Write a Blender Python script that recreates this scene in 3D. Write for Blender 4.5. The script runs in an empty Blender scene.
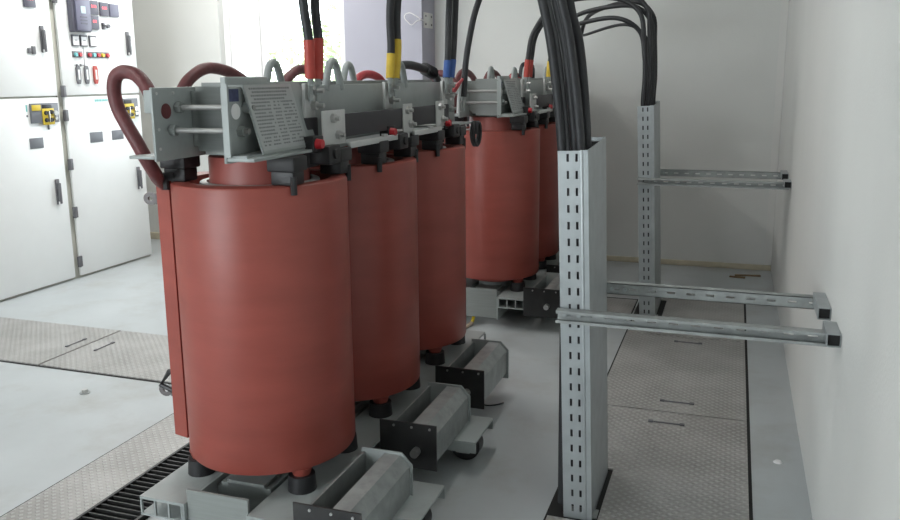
import bpy, bmesh, math, random
from mathutils import Vector, Matrix, Euler
random.seed(7)
R = math.radians
C = bpy.context.scene
COL = C.collection

# ------------------------------------------------------------------ camera
cd = bpy.data.cameras.new('camera'); cam = bpy.data.objects.new('camera', cd); COL.objects.link(cam)
cd.sensor_fit = 'HORIZONTAL'; cd.sensor_width = 36.0; cd.lens = 36.0 * 817.0 / 900.0
cd.shift_x = -3.0 / 900.0; cd.shift_y = -24.0 / 900.0
cd.clip_start = 0.02; cd.clip_end = 200
M_ = Matrix.Rotation(R(19.0), 4, 'Z') @ Matrix.Rotation(R(90 - 10.97), 4, 'X') @ Matrix.Rotation(R(-0.5), 4, 'Z')
cam.matrix_world = Matrix.Translation((0, 0, 1.6)) @ M_
C.camera = cam

# ------------------------------------------------------------------ sky, daylight, exposure
C.view_settings.view_transform = 'Standard'; C.view_settings.look = 'None'
C.view_settings.gamma = 1.0; C.view_settings.use_curve_mapping = False
C.view_settings.exposure = 1.0
w = bpy.data.worlds.new('sky'); C.world = w; w.use_nodes = True
bg = w.node_tree.nodes['Background']; bg.inputs[0].default_value = (0.90, 0.96, 1.0, 1); bg.inputs[1].default_value = 5.6

def portal(name, loc, rot, sx, sy):
    l = bpy.data.lights.new(name, 'AREA'); l.shape = 'RECTANGLE'; l.size = sx; l.size_y = sy
    l.cycles.is_portal = True
    o = bpy.data.objects.new(name, l); COL.objects.link(o); o.location = loc; o.rotation_euler = rot
portal('window_daylight_portal', (-4.0, 6.95, 2.1), (R(-90), 0, 0), 1.3, 2.3)
portal('ribbon_daylight_portal', (-4.05, -3.1, 1.925), (R(90), 0, 0), 3.3, 2.05)
def lamp(name, loc, sx, sy, power, rot=(0, 0, 0), col=(1, 0.98, 0.95)):
    l = bpy.data.lights.new(name, 'AREA'); l.shape = 'RECTANGLE'; l.size = sx; l.size_y = sy; l.energy = power; l.color = col
    o = bpy.data.objects.new(name, l); COL.objects.link(o); o.location = loc; o.rotation_euler = rot
    return o
lamp('added_light_aisle', (-4.0, 5.5, 3.49), .12, 1.2, 32)  # unseen lamp added to whiten the cabinet fronts and pale floor
lamp('added_light_front', (-3.6, 1.2, 3.49), .12, 1.2, 15)  # unseen lamp added as weaker fill towards the front wall
lamp('added_light_transformer', (-1.5, 3.6, 3.49), .12, 1.2, 8)  # unseen lamp added as weak fill over the front transformer

# ------------------------------------------------------------------ materials
def newmat(name):
    m = bpy.data.materials.new(name); m.use_nodes = True
    return m, m.node_tree.nodes, m.node_tree.links, m.node_tree.nodes['Principled BSDF']
def mat(name, col, rough=0.5, metal=0.0, var=0.0, scale=8.0, bump=0.0, bscale=60.0, stretch=None, spec=0.5, dirt=None, dscale=3.0):
    m, n, l, b = newmat(name)
    b.inputs['Base Color'].default_value = (*col, 1); b.inputs['Roughness'].default_value = rough
    b.inputs['Metallic'].default_value = metal; b.inputs['Specular IOR Level'].default_value = spec
    tc = n.new('ShaderNodeTexCoord'); src = tc.outputs['Object']
    if stretch:
        mp = n.new('ShaderNodeMapping'); mp.inputs['Scale'].default_value = stretch
        l.new(src, mp.inputs['Vector']); src = mp.outputs['Vector']
    colsock = None
    if var:
        t = n.new('ShaderNodeTexNoise'); t.inputs['Scale'].default_value = scale; t.inputs['Detail'].default_value = 5
        l.new(src, t.inputs['Vector'])
        r = n.new('ShaderNodeValToRGB')
        r.color_ramp.elements[0].position = 0.3; r.color_ramp.elements[1].position = 0.7
        r.color_ramp.elements[0].color = (*[c * (1 - var) for c in col], 1)
        r.color_ramp.elements[1].color = (*[min(1, c * (1 + var)) for c in col], 1)
        l.new(t.outputs['Fac'], r.inputs['Fac']); colsock = r.outputs['Color']
    if dirt:
        t2 = n.new('ShaderNodeTexNoise'); t2.inputs['Scale'].default_value = dscale; t2.inputs['Detail'].default_value = 8
        t2.inputs['Roughness'].default_value = 0.65
        l.new(tc.outputs['Object'], t2.inputs['Vector'])
        r2 = n.new('ShaderNodeValToRGB'); r2.color_ramp.elements[0].position = 0.50; r2.color_ramp.elements[1].position = 0.72
        r2.color_ramp.elements[0].color = (0, 0, 0, 1); r2.color_ramp.elements[1].color = (0.7, 0.7, 0.7, 1)
        l.new(t2.outputs['Fac'], r2.inputs['Fac'])
        mx = n.new('ShaderNodeMixRGB'); mx.inputs['Color1'].default_value = (*col, 1); mx.inputs['Color2'].default_value = (*dirt, 1)
        if colsock: l.new(colsock, mx.inputs['Color1'])
        l.new(r2.outputs['Color'], mx.inputs['Fac']); colsock = mx.outputs['Color']
    if colsock: l.new(colsock, b.inputs['Base Color'])
    if bump:
        t3 = n.new('ShaderNodeTexNoise'); t3.inputs['Scale'].default_value = bscale; t3.inputs['Detail'].default_value = 4
        l.new(src, t3.inputs['Vector'])
        bp = n.new('ShaderNodeBump'); bp.inputs['Strength'].default_value = bump; bp.inputs['Distance'].default_value = 0.01
        l.new(t3.outputs['Fac'], bp.inputs['Height']); l.new(bp.outputs['Normal'], b.inputs['Normal'])
    return m

MT = {}
MT['wall'] = mat('white_wall_paint', (0.68, 0.69, 0.67), 0.75, var=0.03, scale=1.5, bump=0.12, bscale=90)
MT['wall_backlit'] = mat('backlit_wall_tone', (0.42, 0.42, 0.49), 0.75, var=0.03, scale=1.5, bump=0.12, bscale=90)  # darker, bluer colour holds the backlit dimness of the window wall
MT['strip'] = mat('pale_corner_plaster', (0.70, 0.70, 0.68), 0.75)
MT['ceiling'] = mat('white_ceiling_paint', (0.75, 0.75, 0.74), 0.85)
MT['floor'] = mat('grey_painted_concrete', (0.46, 0.49, 0.50), 0.38, var=0.07, scale=2.0, bump=0.05, bscale=40, dirt=(0.36, 0.36, 0.34), dscale=2.2)
MT['dark_gap'] = mat('dark_seam', (0.02, 0.02, 0.02), 0.9)
MT['ground'] = mat('outdoor_paving', (0.5, 0.5, 0.47), 0.9, var=0.1)
MT['skirting'] = mat('cream_skirting', (0.55, 0.50, 0.38), 0.6, var=0.1, scale=12)
MT['frame_white'] = mat('white_window_frame', (0.8, 0.8, 0.8), 0.4)
MT['resin'] = mat('red_cast_resin', (0.295, 0.066, 0.050), 0.40, var=0.10, scale=3.0, bump=0.04, bscale=30, stretch=(1, 1, 4), spec=0.45)
MT['resin_in'] = mat('red_resin_inner', (0.33, 0.085, 0.07), 0.45, var=0.08)
MT['clamp'] = mat('grey_painted_steel', (0.33, 0.36, 0.355), 0.42, var=0.05, scale=5, dirt=(0.27, 0.29, 0.28), dscale=9)
MT['core'] = mat('grey_core_steel', (0.25, 0.27, 0.26), 0.5, var=0.06, stretch=(1, 1, 30))
MT['galv'] = mat('galvanised_steel', (0.38, 0.41, 0.42), 0.42, metal=0.55, var=0.10, scale=14, dirt=(0.40, 0.42, 0.43), dscale=22)
MT['galv_dull'] = mat('dull_galvanised_steel', (0.34, 0.36, 0.355), 0.5, metal=0.45, var=0.14, scale=16, dirt=(0.25, 0.26, 0.25), dscale=18)
MT['steel'] = mat('bright_zinc_steel', (0.55, 0.55, 0.54), 0.3, metal=0.85, var=0.05)
MT['rod'] = mat('dull_threaded_rod', (0.30, 0.30, 0.29), 0.5, metal=0.4, var=0.05)
MT['lug'] = mat('dark_tinned_lug', (0.16, 0.15, 0.15), 0.5, metal=0.4)
MT['bracket'] = mat('pale_zinc_plate', (0.60, 0.61, 0.60), 0.45, metal=0.25, var=0.05)
MT['darksteel'] = mat('dark_oily_steel', (0.055, 0.055, 0.055), 0.35, metal=0.6, var=0.2)
MT['black'] = mat('black_insulation', (0.018, 0.018, 0.02), 0.45, var=0.2, scale=20)
MT['bar'] = mat('dark_glass_fibre', (0.035, 0.033, 0.038), 0.5, var=0.15)
MT['rubber'] = mat('black_cable_sheath', (0.022, 0.023, 0.026), 0.5, var=0.15, scale=30)
MT['tube'] = mat('maroon_insulating_tube', (0.13, 0.034, 0.036), 0.5, var=0.2, scale=25, bump=0.3, bscale=45)
MT['tube_hot'] = mat('bright_red_tube', (0.38, 0.04, 0.05), 0.45, var=0.12, scale=25)
MT['red_cap'] = mat('red_plastic_cap', (0.50, 0.02, 0.03), 0.35)
MT['tape_red'] = mat('red_tape', (0.46, 0.06, 0.045), 0.5, var=0.1, scale=30)
MT['tape_yellow'] = mat('yellow_tape', (0.72, 0.50, 0.05), 0.5, var=0.1, scale=30)
MT['tape_blue'] = mat('blue_tape', (0.035, 0.10, 0.33), 0.5, var=0.1, scale=30)
MT['cab'] = mat('pale_grey_cabinet', (0.84, 0.86, 0.85), 0.4, var=0.01)
MT['cab_side'] = mat('cabinet_edge_beige', (0.50, 0.50, 0.44), 0.5)
MT['hinge'] = mat('grey_hinge', (0.13, 0.13, 0.14), 0.5)
MT['relay'] = mat('slate_relay_housing', (0.10, 0.10, 0.13), 0.45)
MT['relay_face'] = mat('slate_relay_face', (0.15, 0.15, 0.21), 0.4)
MT['lcd'] = mat('pale_lcd', (0.42, 0.52, 0.56), 0.25)
MT['white'] = mat('white_plastic', (0.8, 0.8, 0.8), 0.4)
MT['yellow'] = mat('yellow_panel', (0.70, 0.52, 0.04), 0.45)
MT['grey_panel'] = mat('grey_panel', (0.17, 0.18, 0.20), 0.5)
MT['teal'] = mat('teal_print', (0.15, 0.50, 0.48), 0.5)
MT['cyan'] = mat('cyan_lens', (0.15, 0.48, 0.50), 0.3)
MT['wood'] = mat('brown_debris', (0.22, 0.15, 0.08), 0.85, var=0.3, scale=60)
MT['leaf'] = mat('pale_leaves', (0.26, 0.34, 0.17), 0.6, var=0.3, scale=6)
MT['bark'] = mat('bark', (0.16, 0.11, 0.07), 0.9)
MT['sticker'] = mat('dark_blue_sticker', (0.05, 0.06, 0.13), 0.5, var=0.3, scale=80)
MT['print'] = mat('dark_plate_print', (0.19, 0.20, 0.20), 0.5)
MT['nameplate'] = mat('etched_aluminium_plate', (0.42, 0.44, 0.44), 0.4, metal=0.35, var=0.06, scale=20)
MT['earth_y'] = mat('yellow_earth_wire', (0.62, 0.48, 0.02), 0.5)
MT['tan'] = mat('tan_heat_shrink', (0.42, 0.33, 0.25), 0.6)

def led(name, col, s):
    m, n, l, b = newmat(name)
    b.inputs['Base Color'].default_value = (*col, 1)
    b.inputs['Emission Color'].default_value = (*col, 1); b.inputs['Emission Strength'].default_value = s
    return m
MT['digits'] = led('red_led_digits', (0.9, 0.10, 0.12), 1.0)
MT['lamp_tube'] = led('added_light_tube', (1, 0.98, 0.94), 6.0)  # glow of the added ceiling battens

def checker_mat():
    m, n, l, b = newmat('checker_plate_steel')
    b.inputs['Metallic'].default_value = 0.35; b.inputs['Roughness'].default_value = 0.42
    tc = n.new('ShaderNodeTexCoord')
    outs = []
    for ang, off in ((45, 0.0), (-45, 0.5)):
        mp = n.new('ShaderNodeMapping'); mp.inputs['Rotation'].default_value = (0, 0, R(ang))
        l.new(tc.outputs['Object'], mp.inputs['Vector'])
        br = n.new('ShaderNodeTexBrick'); br.offset = 0.5
        br.inputs['Scale'].default_value = 1.0; br.inputs['Mortar Size'].default_value = 0.0095
        br.inputs['Brick Width'].default_value = 0.056; br.inputs['Row Height'].default_value = 0.028
        br.inputs['Mortar Smooth'].default_value = 0.6
        br.inputs['Color1'].default_value = (1, 1, 1, 1); br.inputs['Color2'].default_value = (1, 1, 1, 1); br.inputs['Mortar'].default_value = (0, 0, 0, 1)
        l.new(mp.outputs['Vector'], br.inputs['Vector']); outs.append(br.outputs['Color'])
    mx = n.new('ShaderNodeMixRGB'); mx.blend_type = 'MULTIPLY'; mx.inputs['Fac'].default_value = 1
    l.new(outs[0], mx.inputs['Color1']); l.new(outs[1], mx.inputs['Color2'])
    bp = n.new('ShaderNodeBump'); bp.inputs['Strength'].default_value = 0.9; bp.inputs['Distance'].default_value = 0.004
    l.new(mx.outputs['Color'], bp.inputs['Height']); l.new(bp.outputs['Normal'], b.inputs['Normal'])
    t = n.new('ShaderNodeTexNoise'); t.inputs['Scale'].default_value = 3.5; t.inputs['Detail'].default_value = 8
    l.new(tc.outputs['Object'], t.inputs['Vector'])
    r = n.new('ShaderNodeValToRGB'); r.color_ramp.elements[0].position = 0.32; r.color_ramp.elements[1].position = 0.68
    r.color_ramp.elements[0].color = (0.31, 0.30, 0.285, 1); r.color_ramp.elements[1].color = (0.45, 0.44, 0.425, 1)
    l.new(t.outputs['Fac'], r.inputs['Fac'])
    wear = n.new('ShaderNodeMixRGB'); wear.inputs['Color2'].default_value = (0.52, 0.52, 0.51, 1)
    ml = n.new('ShaderNodeMath'); ml.operation = 'MULTIPLY'; ml.inputs[1].default_value = 0.5
    l.new(mx.outputs['Color'], ml.inputs[0]); l.new(ml.outputs[0], wear.inputs['Fac']); l.new(r.outputs['Color'], wear.inputs['Color1'])
    l.new(wear.outputs['Color'], b.inputs['Base Color'])
    return m
MT['checker'] = checker_mat()

def glass_mat():
    m, n, l, b = newmat('clear_pane')
    n.remove(b); out = n['Material Output']
    tr = n.new('ShaderNodeBsdfTransparent'); tr.inputs[0].default_value = (0.95, 0.97, 0.97, 1)
    gl = n.new('ShaderNodeBsdfGlossy'); gl.inputs['Roughness'].default_value = 0.02
    fr = n.new('ShaderNodeFresnel'); fr.inputs[0].default_value = 1.25
    mx = n.new('ShaderNodeMixShader'); l.new(fr.outputs[0], mx.inputs[0]); l.new(tr.outputs[0], mx.inputs[1]); l.new(gl.outputs[0], mx.inputs[2])
    l.new(mx.outputs[0], out.inputs['Surface'])
    return m
MT['glass'] = glass_mat()

# ------------------------------------------------------------------ mesh helpers
def smooth_path(pts, n=8):
    P = [Vector(p) for p in pts]
    if len(P) < 3: return P
    out = []
    for i in range(len(P) - 1):
        p0 = P[i - 1] if i else P[0] * 2 - P[1]
        p1, p2 = P[i], P[i + 1]
        p3 = P[i + 2] if i + 2 < len(P) else P[-1] * 2 - P[-2]
        for k in range(n):
            t = k / n
            out.append(0.5 * ((2 * p1) + (-p0 + p2) * t + (2 * p0 - 5 * p1 + 4 * p2 - p3) * t * t + (-p0 + 3 * p1 - 3 * p2 + p3) * t ** 3))
    out.append(P[-1]); return out

class MB:
    """collects shapes in world coordinates; build() links ONE mesh object under a parent"""
    def __init__(s): s.bm = bmesh.new()
    def poly(s, vs, fs, smooth=False):
        v = [s.bm.verts.new(p) for p in vs]
        for f in fs:
            try:
                q = s.bm.faces.new([v[i] for i in f]); q.smooth = smooth
            except ValueError: pass
        return v
    def box(s, x0, x1, y0, y1, z0, z1, bevel=0.0, rot=None, about=None):
        vs = [Vector((x, y, z)) for x in (x0, x1) for y in (y0, y1) for z in (z0, z1)]
        if rot is not None:
            c = Vector(about) if about else Vector(((x0 + x1) / 2, (y0 + y1) / 2, (z0 + z1) / 2))
            vs = [rot @ (v - c) + c for v in vs]
        bv = s.poly(vs, [(0, 1, 3, 2), (4, 6, 7, 5), (0, 4, 5, 1), (2, 3, 7, 6), (0, 2, 6, 4), (1, 5, 7, 3)])
        if bevel:
            es = {e for v in bv for e in v.link_edges}
            bmesh.ops.bevel(s.bm, geom=list(es), offset=bevel, segments=2, affect='EDGES', profile=0.5)
        return s
    def prism(s, pts, axis, a, b):
        """polygon (2-D pts) extruded along axis 'x','y','z' from a to b"""
        def P(u, v, t): return {'x': (t, u, v), 'y': (u, t, v), 'z': (u, v, t)}[axis]
        n = len(pts)
        vs = [P(u, v, a) for u, v in pts] + [P(u, v, b) for u, v in pts]
        fs = [tuple(range(n)), tuple(range(2 * n - 1, n - 1, -1))] + [(i, (i + 1) % n, n + (i + 1) % n, n + i) for i in range(n)]
        s.poly(vs, fs); return s
    def cyl(s, p0, p1, r0, r1=None, seg=16, caps=True):
        p0, p1 = Vector(p0), Vector(p1); r1 = r0 if r1 is None else r1
        d = (p1 - p0).normalized(); u = d.orthogonal().normalized(); v = d.cross(u)
        vs = []
        for p, r in ((p0, r0), (p1, r1)):
            for k in range(seg):
                a = 2 * math.pi * k / seg; vs.append(p + (u * math.cos(a) + v * math.sin(a)) * r)
        V = s.poly(vs, [(k, (k + 1) % seg, seg + (k + 1) % seg, seg + k) for k in range(seg)], True)
        if caps:
            s.bm.faces.new(V[:seg][::-1]); s.bm.faces.new(V[seg:])
        return s
    def tube(s, pts, r, seg=10, n=8, smooth=True):
        P = smooth_path(pts, n) if smooth else [Vector(p) for p in pts]
        rr = r if callable(r) else (lambda t: r)
        rings = []; d0 = (P[1] - P[0]).normalized(); u = d0.orthogonal().normalized()
        for i, p in enumerate(P):
            d = (P[min(i + 1, len(P) - 1)] - P[max(i - 1, 0)]).normalized()
            u = (u - d * u.dot(d)).normalized(); v = d.cross(u); q = rr(i / (len(P) - 1))
            rings.append([s.bm.verts.new(p + (u * math.cos(2 * math.pi * k / seg) + v * math.sin(2 * math.pi * k / seg)) * q) for k in range(seg)])
        for a, b in zip(rings, rings[1:]):
            for k in range(seg):
                f = s.bm.faces.new((a[k], a[(k + 1) % seg], b[(k + 1) % seg], b[k])); f.smooth = True
        s.bm.faces.new(rings[0][::-1]); s.bm.faces.new(rings[-1]); return s
    def lathe(s, prof, c, seg=48, closed=True):
        cx, cy = c; rings = []
        for r, z in prof:
            rings.append([s.bm.verts.new((cx + r * math.cos(2 * math.pi * k / seg), cy + r * math.sin(2 * math.pi * k / seg), z)) for k in range(seg)])
        n = len(rings)
        for i in range(n if closed else n - 1):
            a, b = rings[i], rings[(i + 1) % n]
            for k in range(seg):
                f = s.bm.faces.new((a[k], a[(k + 1) % seg], b[(k + 1) % seg], b[k])); f.smooth = True
        return s
    def hexnut(s, p0, p1, r): return s.cyl(p0, p1, r, seg=6)
    def build(s, name, material, parent=None, auto=True):
        off = Vector((0, 0, 0))
        if parent is not None:
            off = Vector(parent.get('_o', (0, 0, 0)))
        bmesh.ops.recalc_face_normals(s.bm, faces=s.bm.faces[:])
        bmesh.ops.translate(s.bm, vec=-off, verts=s.bm.verts[:])
        me = bpy.data.meshes.new(name); s.bm.to_mesh(me); s.bm.free()
        ms = material if isinstance(material, (list, tuple)) else [material]
        for m in ms: me.materials.append(m if not isinstance(m, str) else MT[m])
        if auto: 
            try: me.set_sharp_from_angle(angle=R(38))
            except Exception: pass
        o = bpy.data.objects.new(name, me); COL.objects.link(o)
        if parent is not None:
            o.parent = parent; o['_o'] = tuple(off)
        return o

def each(name, material, parent, shapes):
    # every small piece an object of its own
    for f in shapes: f(MB()).build(name, material, parent)
def tag(o, label=None, cat=None, group=None, kind=None):
    if label: o['label'] = label
    if cat: o['category'] = cat
    if group: o['group'] = group
    if kind: o['kind'] = kind
    return o
def thing(name, label, cat, loc, group=None):
    o = bpy.data.objects.new(name, None); COL.objects.link(o); o.location = loc; o['_o'] = tuple(loc)
    o.empty_display_size = 0.1
    return tag(o, label, cat, group)
def single(mb, name, material, label, cat, group=None, loc=None):
    """one-mesh thing with its origin at its base"""
    vs = [v.co for v in mb.bm.verts]
    if loc is None:
        loc = Vector(((min(v.x for v in vs) + max(v.x for v in vs)) / 2, (min(v.y for v in vs) + max(v.y for v in vs)) / 2, min(v.z for v in vs)))
    bmesh.ops.translate(mb.bm, vec=-Vector(loc), verts=mb.bm.verts[:])
    o = mb.build(name, material); o.location = loc; o['_o'] = tuple(loc)
    return tag(o, label, cat, group)
def struct(mb, name, material): return tag(mb.build(name, material), kind='structure')
def copy_tree(o, parent=None):
    c = o.copy(); COL.objects.link(c)
    if parent is not None: c.parent = parent
    for ch in [k for k in bpy.data.objects if k.parent == o and k != c]: copy_tree(ch, c)
    return c

def text_mesh(body, size, name, material, parent, M, thick=0.0006):
    cu = bpy.data.curves.new(name, 'FONT'); cu.body = body; cu.size = size; cu.align_x = 'CENTER'; cu.align_y = 'CENTER'; cu.extrude = thick
    cu.resolution_u = 2
    t = bpy.data.objects.new(name, cu); COL.objects.link(t)
    dg = bpy.context.evaluated_depsgraph_get(); me = bpy.data.meshes.new_from_object(t.evaluated_get(dg))
    bpy.data.objects.remove(t); bpy.data.curves.remove(cu)
    off = Vector(parent.get('_o', (0, 0, 0)))
    me.transform(Matrix.Translation(-off) @ M)
    me.materials.clear(); me.materials.append(MT[material])
    o = bpy.data.objects.new(name, me); COL.objects.link(o); o.parent = parent; o['_o'] = tuple(off)
    return o

# ------------------------------------------------------------------ the room
XW, YB, YL, ZC = 0.345, 7.12, 6.8, 3.6
struct(MB().box(-6.2, XW + .2, -3.2, YB + .2, -.2, 0), 'floor', 'floor')
struct(MB().box(-6.2, XW + .2, -3.2, YB + .2, ZC, ZC + .15), 'ceiling', 'ceiling')
struct(MB().box(XW, XW + .2, -3.2, YB + .2, 0, ZC), 'wall_right', 'wall')
struct(MB().box(-2.61, XW, YB, YB + .2, 0, ZC), 'wall_back', 'wall')
struct(MB().box(-6.2, -6.0, -3.2, YB + .2, 0, ZC), 'wall_left', 'wall')
# protruding bay of the back wall with the window opening
WX0, WX1, WZ0, WZ1 = -4.66, -3.35, 0.95, 3.3
struct(MB().box(WX1, -2.61, YL, YB + .2, 0, ZC), 'wall_middle', 'wall_backlit')
b = MB(); b.box(-6.0, WX0, YL, YB + .2, 0, ZC); b.box(WX0, WX1, YL, YB + .2, 0, WZ0); b.box(WX0, WX1, YL, YB + .2, WZ1, ZC)
struct(b, 'wall_back_left', 'wall')
# wall behind the viewer; its unseen ribbon opening is shaped for softer daylight
b = MB(); b.box(-6.0, -5.7, -3.2, -3.0, 0, ZC); b.box(-2.4, XW, -3.2, -3.0, 0, ZC); b.box(-5.7, -2.4, -3.2, -3.0, 2.95, ZC); b.box(-5.7, -2.4, -3.2, -3.0, 0, .9)
struct(b, 'wall_front', 'wall')
struct(MB().box(-40, 40, -40, 60, -.5, -.25), 'ground', 'ground')
struct(MB().box(-2.5, XW - .002, YB - .018, YB, 0.0, .045, .004), 'baseboard_back', 'skirting')
struct(MB().box(-6.0, WX0 - .3, YL - .02, YL, 0.0, .07, .004), 'baseboard_left', 'skirting')
struct(MB().box(XW - .055, XW - .001, YB - .012, YB - .0005, .05, ZC), 'trim_1', 'strip')   # pale corner strip

# window: frame, fixed jamb, two sashes and their panes
wn = thing('window_1', None, None, (-4.0, YL + .12, WZ0)); tag(wn, kind='structure')
b = MB(); y0, y1 = YL + .08, YL + .16
b.box(WX0, WX0 + .06, y0, y1, WZ0, WZ1); b.box(WX1 - .06, WX1, y0, y1, WZ0, WZ1)
b.box(WX0 + .06, WX1 - .06, y0, y1, WZ0, WZ0 + .06); b.box(WX0 + .06, WX1 - .06, y0, y1, WZ1 - .06, WZ1)
b.build('window_frame', 'frame_white', wn)
for xa, xb in ((WX0 + .06, -4.33), (-4.27, WX1 - .06)):
    b = MB(); q = .035
    b.box(xa, xa + q, y0 + .02, y1 - .02, WZ0 + .06, WZ1 - .06); b.box(xb - q, xb, y0 + .02, y1 - .02, WZ0 + .06, WZ1 - .06)
    b.box(xa + q, xb - q, y0 + .02, y1 - .02, WZ0 + .06, WZ0 + .06 + q); b.box(xa + q, xb - q, y0 + .02, y1 - .02, WZ1 - .06 - q, WZ1 - .06)
    sash = b.build('window_sash', 'frame_white', wn)
    MB().box(xa + q, xb - q, y0 + .037, y0 + .043, WZ0 + .06 + q, WZ1 - .06 - q).build('window_pane', 'glass', sash)
MB().box(-4.33, -4.27, y0, y1, WZ0 + .06, WZ1 - .06).build('mullion', 'frame_white', wn)
MB().box(WX0, WX1, YL - .03, YL + .08, WZ0 - .03, WZ0 - .001, .005).build('window_sill', 'frame_white', wn)

# greenery outside
def shrub(x, y, z0, h, r, label, nleaf=900):
    t = thing('garden_tree', label, 'tree', (x, y, z0), 'trees outside the window')
    MB().tube([(x, y, z0), (x + .05, y, z0 + h * .3), (x - .02, y + .05, z0 + h * .7)], lambda t_: .07 * (1 - .6 * t_), 8).build('trunk', 'bark', t)
    m = MB()
    for _ in range(nleaf):
        a = random.uniform(0, 6.283); v = random.uniform(-1, 1); q = random.random() ** .4
        p = Vector((x + r * q * math.cos(a) * math.sqrt(1 - v * v), y + r * q * math.sin(a) * math.sqrt(1 - v * v), z0 + h * .62 + h * .42 * q * v))
        d = Vector((random.uniform(-1, 1), random.uniform(-1, 1), random.uniform(-.7, .7))).normalized() * random.uniform(.06, .12)
        e = d.orthogonal().normalized() * .035
        m.poly([p - d, p + e, p + d, p - e], [(0, 1, 2, 3)])
    f = m.build('foliage', 'leaf', t); f['kind'] = 'stuff'
shrub(-5.35, 11.2, -.25, 3.1, 1.0, 'pale green leafy tree close outside the window')
shrub(-7.9, 14.0, -.25, 2.6, 1.1, 'smaller and more distant green tree outside the window')

# unseen ceiling battens above the frame, added to brighten cabinets and room
for i, (x, y) in enumerate(((-4.0, 5.5), (-3.6, 1.2), (-1.5, 3.6))):
    t = thing('added_ceiling_light', ['added unseen batten on the ceiling over the cabinet aisle', 'added unseen batten on the ceiling towards the front wall', 'added unseen batten on the ceiling over the front transformer'][i], 'light', (x, y, ZC - .09), 'added unseen battens on the ceiling')
    MB().box(x - .06, x + .06, y - .62, y + .62, ZC - .05, ZC, .006).build('housing', 'frame_white', t)
    MB().cyl((x, y - .59, ZC - .075), (x, y + .59, ZC - .075), .014).build('tube', 'lamp_tube', t)
    for q in (-.6, .6): MB().box(x - .02, x + .02, y + q - .01, y + q + .01, ZC - .095, ZC - .05).build('lamp_holder', 'white', t)

# ------------------------------------------------------------------ floor plates over the trenches
HZ = .008
def plate(x0, x1, y0, y1, label, handles, cut=None):
    t = thing('checker_plate', label, 'floor plate', ((x0 + x1) / 2, (y0 + y1) / 2, 0), 'checker plates over the cable trenches')
    b = MB()
    if cut:
        cx0, cx1, cy0, cy1 = cut
        for q in ((x0, x1, y0, cy0), (x0, x1, cy1, y1), (x0, cx0, cy0, cy1), (cx1, x1, cy0, cy1)):
            if q[1] - q[0] > .001 and q[3] - q[2] > .001: b.box(q[0], q[1], q[2], q[3], .002, HZ)
    else: b.box(x0, x1, y0, y1, .002, HZ)
    b.build('plate', 'checker', t)
    for hx, hy, along in handles:
        h = MB(); L = .072
        if along == 'x':
            h.cyl((hx - L, hy, HZ + .002), (hx + L, hy, HZ + .002), .0042, seg=8); h.box(hx - L - .01, hx - L + .012, hy - .008, hy + .008, HZ, HZ + .007); h.box(hx + L - .012, hx + L + .01, hy - .008, hy + .008, HZ, HZ + .007)
        else:
            h.cyl((hx, hy - L, HZ + .002), (hx, hy + L, HZ + .002), .0042, seg=8); h.box(hx - .008, hx + .008, hy - L - .01, hy - L + .012, HZ, HZ + .007); h.box(hx - .008, hx + .008, hy + L - .012, hy + L + .01, HZ, HZ + .007)
        h.build('lifting_handle', 'hinge', t)
g = .006
seam = struct(MB().box(-.590, .139, 2.0, 6.35, 0.0002, .0015), 'trim_2', 'dark_gap')
plate(-.58, .125, 2.68, 3.84 - g, 'checker plate around the foot of the nearer cable support', [(-.23, 3.70, 'x')], (-.58, -.40, 2.73, 3.17))
plate(-.58, .125, 3.84 + g, 5.06 - g, 'checker plate between the two cable supports', [(-.2, 3.97, 'x'), (-.2, 4.945, 'x')])
plate(-.58, .125, 5.06 + g, 6.33, 'checker plate with cut-out at the foot of the farther cable support', [(-.2, 6.2, 'x')], (-.58, -.40, 5.40, 5.90))
plate(-.58, .125, 2.02, 2.68 - g, 'checker plate on the floor in front of the nearer cable support, without handle', [])
struct(MB().box(-.84, -.60, 5.42, 5.88, .0002, .003), 'trim_3', 'dark_gap')    # open slot in the floor beside the far support
single(MB().box(-.825, -.605, 5.47, 5.83, .004, .012, .002), 'cover_plate', 'checker', 'small cover plate in the dark floor slot beside the farther cable support', 'floor plate')
struct(MB().box(-5.0, -2.08, 3.425, 4.125, .0002, .0015), 'trim_4', 'dark_gap')
plate(-4.99, -3.70 - g, 3.44, 4.11, 'checker plate nearest the switchgear cabinets, in the strip crossing the pale floor', [(-3.785, 3.815, 'y')])
plate(-3.70 + g, -2.10, 3.44, 4.11, 'checker plate in the strip crossing the pale floor, touching the front transformer', [(-3.565, 3.81, 'y')])
struct(MB().box(-2.525, -1.99, 1.93, 3.14, .0002, .0012), 'trim_5', 'dark_gap')
plate(-2.51, -2.23, 1.95, 3.125, 'narrow checker plate along the cabinet-side foot of the front transformer', [])
# dark grating between plate and transformer
t = thing('floor_grating', 'dark steel grating in the floor beside the foot of the front transformer', 'grating', (-2.1, 2.5, 0))
for x in (-2.215, -2.0): MB().box(x - .006, x + .006, 1.96, 3.12, .0015, .02).build('grating_rail', 'darksteel', t)
for i in range(36):
    y = 1.98 + i * .032; MB().box(-2.209, -2.006, y - .003, y + .003, .002, .018).build('grating_bar', 'darksteel', t)

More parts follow.
